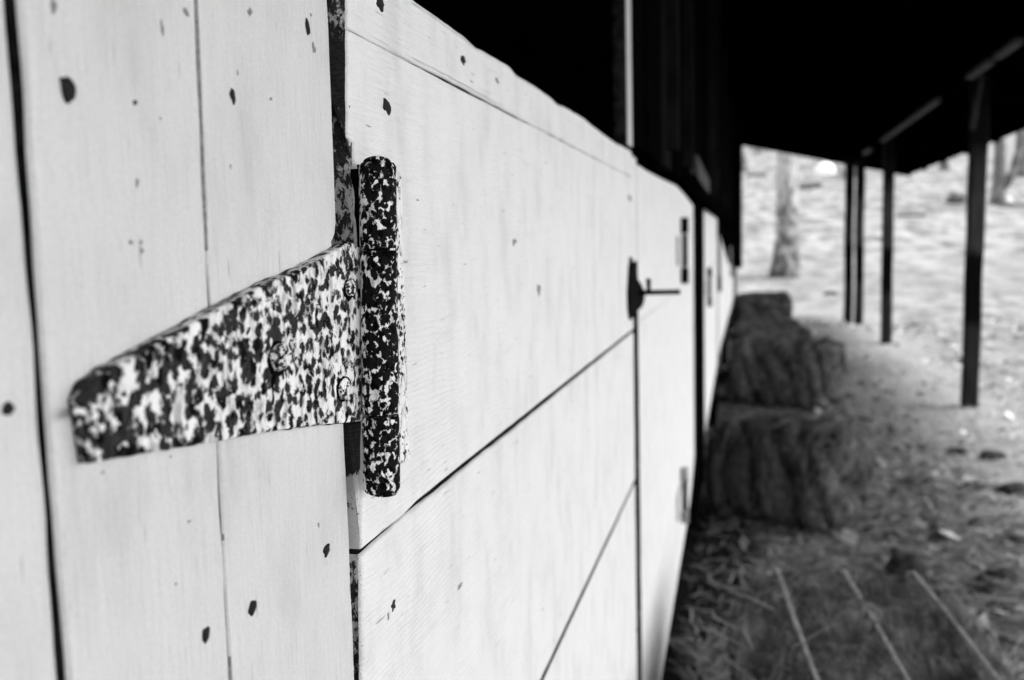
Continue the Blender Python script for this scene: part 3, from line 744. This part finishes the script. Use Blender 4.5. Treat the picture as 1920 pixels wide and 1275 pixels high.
# ------------------------------------------------------------------ hay bales
def bale(loc, dims, rz, label, mat, strings=3, along='y', sd=0., hair=900, tw=None, cross=True, rr=.06):
    tw = tw or M['twine_dark']
    """dims = (width x, length y, height z); origin at the bale's foot"""
    e = empty('hay_bale', loc); e.rotation_euler = (0, 0, rz); tag(e, label, 'hay bale', 'hay bales along the barn wall')
    w, l, h = dims; bm = bmesh.new(); bmesh.ops.create_cube(bm, size=1)
    bmesh.ops.subdivide_edges(bm, edges=bm.edges[:], cuts=34, use_grid_fill=True)
    fl = .10 if cross else .13
    def disp(p, smooth=False):
        x, y, z = p.x * w, p.y * l, p.z * h
        # round the corners
        hw, hl, hh = w / 2, l / 2, h / 2
        q = Vector((max(-hw + rr, min(hw - rr, x)), max(-hl + rr, min(hl - rr, y)), max(-hh + rr, min(hh - rr, z))))
        d = Vector((x, y, z)) - q
        if d.length > 1e-6: nrm = d.normalized(); q2 = q + nrm * rr
        else: nrm = Vector((0, 0, 1)); q2 = Vector((x, y, z))
        ax = (y + .25 * z + .2 * x) if cross else (x + .3 * z + .35 * y)
        ridge = abs(((ax / fl + .35 * nz(x * 4, y * 4, z * 4 + sd)) % 1) - .5) * 2
        a = .045 * (1 - ridge ** 4) - .034 + .026 * nz(x * 6 + sd, y * 6, z * 6) + .010 * nz(x * 22, y * 22, z * 22 + sd)
        if smooth: a = .012
        out = q2 + nrm * a; 
        if out.z < -hh + .002: out.z = -hh + .002
        out.z += hh - .004
        return out, nrm
    bm.verts.index_update()
    mb = MB(); mb.add([disp(v.co)[0] for v in bm.verts], [[v.index for v in f.verts] for f in bm.faces], 0, True)
    rnd = random.Random(int(sd * 100) + 3)
    for _ in range(hair):
        s = rnd.choice('ttttxXyY'); a, b = rnd.uniform(-.5, .5), rnd.uniform(-.5, .5)
        p = {'t': Vector((a, b, .5)), 'x': Vector((-.5, a, b)), 'X': Vector((.5, a, b)), 'y': Vector((a, -.5, b)), 'Y': Vector((a, .5, b))}[s]
        q, nr = disp(p); d = Vector((rnd.gauss(0, 1), rnd.gauss(0, 1), rnd.gauss(0, .6))).normalized(); d = (d - nr * d.dot(nr) * .75).normalized()
        ln = rnd.uniform(.02, .07); sd2 = d.cross(nr); 
        if sd2.length < 1e-4: continue
        sd2 = sd2.normalized() * rnd.uniform(.0008, .0018); q = q + nr * .002
        mb.add([q - sd2, q + sd2, q + d * ln + nr * rnd.uniform(0, .015)], [(0, 1, 2)], rnd.choice((0, 0, 1, 1, 2)))
    body = mb.build('hay', [mat, M['straw_dark'], M['straw_mid']], e)
    for k in range(strings):
        off = (k - (strings - 1) / 2) * (w if along == 'y' else l) * .31; pts = []
        m = 120
        for i in range(m + 1):
            t = i / m * 4; side = int(t) % 4; f = t - int(t)
            u, v = [(-.5 + f, .5), (.5, .5 - f), (.5 - f, -.5), (-.5, -.5 + f)][side]
            p = Vector((off / w, u, v)) if along == 'y' else Vector((u, off / l, v))
            q, nr = disp(p, True); q += nr * .004 + (Vector((1, 0, 0)) if along == 'y' else Vector((0, 1, 0))) * .005 * nz(i * .12, k * 3, sd)
            pts.append(q)
        tb = MB(); tb.tube(pts, .0034 if tw is M['twine_dark'] else .0036, 5); tb.build('twine', tw, e)
    return e
bale((.415, 1.50, gh(.4, 1.5)), (.43, 1.10, .41), RAD(5.5), 'nearest hay bale, flat by the wall with three pale strings along its top', M['hay'], 3, 'y', 1.3, 4500, M['twine'], rr=.085)
bale((.335, 3.86, gh(.33, 3.9)), (.54, .42, .37), RAD(-28), 'short ragged hay bale lying askew behind the nearest bale', M['hay_dark'], 3, 'y', 4.1, 4500, cross=False, rr=.10)
bale((.42, 6.50, gh(.4, 6.5)), (.68, .46, .43), RAD(-24), 'broad dark hay bale at the front of the far row', M['hay_dark'], 3, 'y', 7.7, 2400, cross=False, rr=.09)
bale((.34, 7.75, gh(.4, 7.7)), (.52, .95, .42), RAD(3), 'hay bale just behind the broad dark one', M['hay_dark'], 2, 'y', 9.2, 400)
bale((.34, 11.3, gh(.4, 11.2)), (.58, .8, .44), RAD(0), 'farthest hay bale, by the end of the white doors', M['hay_dark'], 2, 'y', 12.2, 300)

# ------------------------------------------------------------------ litter
rnd = random.Random(5)
mb = MB()
def strand(x, y, ln, w, mi, lift=.0):
    z = gh(x, y) + .004 + lift; a = rnd.uniform(0, math.pi); d = Vector((math.cos(a), math.sin(a), rnd.uniform(-.05, .22))) * ln; s = Vector((-math.sin(a), math.cos(a), 0)) * w
    p = Vector((x, y, z)); mid = p + d * .5 + Vector((rnd.gauss(0, .1), rnd.gauss(0, .1), .06)) * ln
    mb.add([p - s, p + s, mid + s, mid - s, p + d], [(0, 1, 2, 3), (3, 2, 4)], mi)
for _ in range(24000):
    y = .9 + 8.5 * rnd.random() ** 1.5; x = rnd.uniform(.0, 1.9 + .04 * y)
    if x < .17 and y < 2.1: continue
    dens_ = .5 + .9 * nz(x * 1.7, y * 1.7, 3)
    if rnd.random() > dens_ + .25: continue
    strand(x, y, rnd.uniform(.03, .13), rnd.uniform(.001, .0034), rnd.choice((0, 0, 0, 1, 1, 2, 2)))
for _ in range(1600):
    x = rnd.uniform(.05, .8); y = rnd.uniform(2.0, 2.5)
    strand(x, y, rnd.uniform(.05, .13), rnd.uniform(.0012, .003), rnd.choice((1, 1, 2)), lift=rnd.uniform(0, .03))
for _ in range(420):
    x = rnd.uniform(.17, .28); y = rnd.uniform(1.2, 2.05); t = max(0., (x - .10) / .09)
    strand(x, y, rnd.uniform(.06, .17), rnd.uniform(.001, .0022), rnd.choice((0, 0, 1, 2)), lift=.40 * min(1, t) * rnd.uniform(.5, 1.02))
tag(mb.build('straw', [M['straw_dark'], M['straw_mid'], M['straw_pale']]), 'loose straw strewn over the earth beside the bales', 'straw', kind='stuff')
mb = MB()
for _ in range(5200):
    y = 1.2 + 12 * rnd.random() ** 1.2; x = rnd.uniform(.5, 4.0)
    if 1.9 < x + .17 * y and x < 1.8 and y < 11 and rnd.random() < .85: continue
    if nz(x * 2.3, y * 2.3, 8) < -.05 + .5 * rnd.random() - .15: continue
    z = gh(x, y) + .006; s = rnd.uniform(.015, .05); a = rnd.uniform(0, 6.3); t = rnd.uniform(-.5, .5)
    u = Vector((math.cos(a), math.sin(a), t)) * s; v = Vector((-math.sin(a), math.cos(a), rnd.uniform(-.3, .5))) * s * .6; p = Vector((x, y, z + s * .3))
    mb.add([p - u, p - u * .2 - v, p + u, p + u * .1 + v], [(0, 1, 2), (0, 2, 3)], rnd.choice((0, 0, 1, 1, 2, 2)))
tag(mb.build('leaf_litter', [M['leaf_dark'], M['straw_mid'], M['straw_pale']]), 'dead leaves and scraps scattered on the ground', 'leaf litter', kind='stuff')

# lumps of trodden straw and dung
mb = MB()
for _ in range(420):
    y = 1.9 + 5.5 * rnd.random() ** 1.2; x = rnd.uniform(.45, 1.0 + .6 * rnd.random()) if y > 2.3 else rnd.uniform(.75, 1.7)
    s = rnd.uniform(.008, .032) if y > 2.6 else rnd.uniform(.006, .02); sdv = rnd.random() * 50; n0 = 7; c = Vector((x, y, gh(x, y)))
    vs = [c + Vector((0, 0, s * .55))]
    for rr, zz in ((.55, .45), (1., -.1)):
        for k in range(n0):
            a = 6.283 * k / n0; q = rr * s * (1 + .5 * nz(math.cos(a) * 2 + sdv, math.sin(a) * 2)); vs.append(c + Vector((q * math.cos(a), q * math.sin(a), s * zz)))
    fs = [(0, 1 + k, 1 + (k + 1) % n0) for k in range(n0)] + [(1 + k, 1 + n0 + k, 1 + n0 + (k + 1) % n0, 1 + (k + 1) % n0) for k in range(n0)]
    mb.add(vs, fs, rnd.choice((0, 0, 1, 2)), True)
tag(mb.build('dirt_crumbs', [M['straw_dark'], M['clod'], M['straw_mid']]), 'crumbled dung and trodden straw lumps on the aisle floor', 'dirt', kind='stuff')

def rock(name, c, r, mat, label, cat, sq=.6, sd=0., group=None):
    bm = bmesh.new(); bmesh.ops.create_icosphere(bm, subdivisions=3, radius=1)
    for v in bm.verts:
        q = 1 + .35 * nz(v.co.x * 1.6 + sd, v.co.y * 1.6, v.co.z * 1.6) + .12 * nz(v.co.x * 5, v.co.y * 5 + sd, v.co.z * 5)
        v.co = Vector((v.co.x * q * r[0], v.co.y * q * r[1], v.co.z * q * r[2]))
    mb = MB(); mb.add([Vector(c) + v.co for v in bm.verts], [[v.index for v in f.verts] for f in bm.faces], 0, True); bm.free()
    o = mb.build(name, mat); tag(o, label, cat, group); return o
def ground_at(px, py):
    v = _ray(px, py).normalized(); t = .5
    while t < 260:
        p = CAM + v * t
        if p.z < gh(p.x, p.y): return p
        t += .02 if t < 20 else .1
    return p
g = ground_at(1700, 1085); rock('earth_clod', (g.x, g.y + .03, g.z + .03), (.055, .05, .05), M['clod'], 'dark lump of earth on the floor right of the nearest hay bale', 'clod', sd=2)
for i, (px, py, r, lab) in enumerate([(1672, 1003, .022, 'small dark clod beyond the big lump, right of the askew bale'), (1880, 1085, .04, 'dark clod at the frame edge right of the big lump'),
                                 (1795, 850, .04, 'dark clod below the nearest porch post'), (1862, 858, .05, 'dark flat clod on the rim of the pale path'), (1908, 925, .06, 'dark clod on the pale path at the frame edge'),
                                 (1558, 553, .09, 'small dark stone lying left of the far pair of posts')]):
    g = ground_at(px, py); rock('earth_clod', (g.x, g.y, g.z + r * .2), (r * 1.3, r, r * .55), M['clod'], lab, 'clod', sd=i * 3.1, group='dark clods on the ground')

# ------------------------------------------------------------------ trees and things in the field
def tree(base, h, r, lean, label, mat, lm, sd, fork=None, crown=2.6, nleaf=2500):
    e = tag(empty('tree', base), label, 'tree', 'trees in the pale field'); rn = random.Random(int(sd * 10)); b = Vector(base)
    mb = MB(); pts = []; rs = []; n = 14
    for i in range(n + 1):
        t = i / n; pts.append(b + Vector((lean * t * t + .12 * nz(t * 3 + sd) * r * 3, .1 * nz(t * 3, sd), t * h - .1))); rs.append(r * (1.25 - .25 * min(1, t * 8)) * (1 - .55 * t) * (1 + .12 * nz(t * 9, sd)))
    mb.tube(pts, rs, 12)
    tips = [pts[-1]]
    if fork:
        s = b + Vector((0, 0, fork)); q = [s + Vector((r * .4, 0, -.1)), s + Vector((r * 1.8, 0, .5)), s + Vector((r * 2.6, .1, 1.6)), s + Vector((r * 3, .2, h - fork))]
        mb.tube(q, [r * .8, r * .6, r * .5, r * .25], 8); tips.append(q[-1])
    limbs = []
    for k in range(7):
        a = k * 2.4 + sd; st = pts[7 + k % 7]; ln = rn.uniform(.5, 1) * crown; d = Vector((math.cos(a), math.sin(a), rn.uniform(.2, .9)))
        q = [st, st + d * ln * .5 + Vector((0, 0, .1)), st + d * ln + Vector((0, 0, .5))]; mb.tube(q, [r * .35, r * .2, r * .07], 6); tips.append(q[-1]); limbs.append(q)
    part(mb, 'trunk', mat, e)
    mb = MB()
    for tp in tips:
        for _c in range(5):
            cc = tp + Vector((rn.gauss(0, .5), rn.gauss(0, .5), rn.gauss(.2, .4))) * crown * .4
            for _ in range(nleaf // (len(tips) * 5)):
                p = cc + Vector((rn.gauss(0, 1), rn.gauss(0, 1), rn.gauss(0, .8))) * crown * .16; s = rn.uniform(.05, .11)
                u = Vector((rn.gauss(0, 1), rn.gauss(0, 1), rn.gauss(0, 1))).normalized() * s; v = u.orthogonal().normalized() * s * .6
                mb.add([p - u, p - v, p + u, p + v], [(0, 1, 2, 3)])
    part(mb, 'crown', lm, e)
    return e
g = ground_at(1474, 520); tree((g.x, g.y, g.z), 6.5, .26, .12, 'pale mottled tree trunk with dark foot beyond the bales', M['bark'], M['leaves'], 1.7)
g = ground_at(1872, 383); tree((g.x, g.y, g.z), 7, .32, -.3, 'dark forked tree right of the nearest porch post', M['bark_dark'], M['leaves2'], 4.4, fork=.9)
for i, (px, py, h, r, ln, lab) in enumerate([(1915, 330, 7, .4, .5, 'grey tree at the frame edge behind the forked one'), (1770, 318, 8, .3, -1, 'thin tree under the eave left of the nearest post'),
                                     (1395, 322, 9, .35, .3, 'distant tree on the slope by the barn corner'), (1607, 330, 9, .3, .5, 'distant tree behind the far pair of posts'), (1700, 300, 9, .4, .4, 'distant tree on the brow under the roof corner'), (1560, 305, 8, .3, .2, 'distant tree behind the white stone')]):
    g = ground_at(px, py); tree((g.x, g.y, g.z), h, r, ln, lab, M['bark_dark'] if i < 2 else M['bark'], M['leaves'], 6.1 + i, crown=3.2, nleaf=2500)
def log(px, py, wpx, r, label, mat='log'):
    a = ground_at(px - wpx / 2, py); b = ground_at(px + wpx / 2, py); b.y = a.y = (a.y + b.y) / 2
    a = Vector((a.x, a.y, gh(a.x, a.y) + r * .7)); b = Vector((b.x, b.y, gh(b.x, b.y) + r * .7))
    mb = MB(); n = 10
    mb.tube([a.lerp(b, i / n) + Vector((0, .1 * nz(i * .7), .05 * nz(i * .9, 3))) for i in range(n + 1)], [r * (1 + .2 * nz(i * .8, px)) for i in range(n + 1)], 8)
    k = a.lerp(b, .65); mb.tube([k, k + Vector((.1, .2, .25))], [r * .4, r * .2], 6)
    tag(mb.build('log', M[mat]), label, 'log', 'logs lying in the field')
log(1709, 406, 56, .09, 'dark log lying right of the second porch post')
log(1520, 353, 44, .22, 'dark log on the slope right of the mottled tree')
log(1418, 330, 36, .16, 'grey log on the slope left of the mottled tree')
log(1900, 388, 60, .10, 'dark log at the foot of the forked tree')
def bush(px, py, rr, label):
    g = ground_at(px, py); e = tag(empty('bush', tuple(g)), label, 'bush', 'low bushes on the slope'); rn = random.Random(px)
    mb = MB()
    for k in range(14):
        a = rn.uniform(0, 6.28); q = rr * rn.uniform(.5, 1.); mid = g + Vector((math.cos(a) * q * .5, math.sin(a) * q * .5, q * .6))
        mb.tube([g, mid, g + Vector((math.cos(a) * q, math.sin(a) * q, q * rn.uniform(.6, 1.1)))], [.03, .02, .008], 5)
    part(mb, 'stem', M['bark_dark'], e); mb = MB()
    for _ in range(500):
        p = g + Vector((rn.gauss(0, .5), rn.gauss(0, .5), abs(rn.gauss(.35, .35)))) * rr; sz = rn.uniform(.04, .1)
        u = Vector((rn.gauss(0, 1), rn.gauss(0, 1), rn.gauss(0, 1))).normalized() * sz; v = u.orthogonal().normalized() * sz * .6
        mb.add([p - u, p - v, p + u, p + v], [(0, 1, 2, 3)])
    part(mb, 'foliage', M['leaves2'], e)
bush(1765, 300, 1.3, 'loose arching bush on the slope under the eave left of the nearest post')
bush(1792, 382, .5, 'small dark bush half hidden behind the left side of the nearest post')
bush(1420, 290, 1.6, 'pale scrubby bush high on the slope beside the barn corner')
bush(1590, 335, .9, 'small bush just left of the far pair of posts, below the white boulder')
g = ground_at(1545, 326); rock('boulder', (g.x, g.y, g.z + .25), (.9, .7, .65), M['stone'], 'round bright white boulder high on the slope', 'boulder', sd=3)
g = ground_at(1880, 380); rock('boulder', (g.x, g.y - .5, g.z + .1), (.28, .2, .15), M['stone'], 'small pale boulder on the log at the forked tree', 'boulder', sd=6)

# ------------------------------------------------------------------ light
world = bpy.data.worlds.new('World'); scene.world = world; world.use_nodes = True; nt = world.node_tree
SUN_EL, SUN_AZ = RAD(60), RAD(78)      # azimuth clockwise from +y
sky = nt.nodes.new('ShaderNodeTexSky'); sky.sky_type = 'NISHITA'; sky.sun_disc = False; sky.sun_elevation = SUN_EL; sky.sun_rotation = SUN_AZ
bw = nt.nodes.new('ShaderNodeRGBToBW'); bg = nt.nodes['Background']; nt.links.new(sky.outputs[0], bw.inputs[0]); nt.links.new(bw.outputs[0], bg.inputs['Color']); bg.inputs['Strength'].default_value = .15
sl = bpy.data.lights.new('sun', 'SUN'); sl.energy = 1.2; sl.angle = RAD(14); so = bpy.data.objects.new('sun', sl); C.objects.link(so)
d = Vector((math.sin(SUN_AZ) * math.cos(SUN_EL), math.cos(SUN_AZ) * math.cos(SUN_EL), math.sin(SUN_EL)))
so.rotation_euler = d.to_track_quat('Z', 'Y').to_euler(); so.location = (20, 5, 30)

# ------------------------------------------------------------------ camera
cd = bpy.data.cameras.new('camera'); cam = bpy.data.objects.new('camera', cd); C.objects.link(cam); scene.camera = cam
cam.matrix_world = Matrix.Translation(CAM) @ R.to_4x4()
cd.sensor_width = 36; cd.lens = F * 36 / 1920; cd.clip_start = .01; cd.clip_end = 1000
cd.dof.use_dof = True; cd.dof.focus_distance = .455; cd.dof.aperture_fstop = 9.2
scene.view_settings.view_transform = 'Standard'; scene.view_settings.look = 'None'; scene.view_settings.gamma = 1; scene.view_settings.exposure = 2.62
scene.cycles.use_denoising = True; scene.cycles.use_adaptive_sampling = False
scene.cycles.max_bounces = 8; scene.cycles.diffuse_bounces = 5
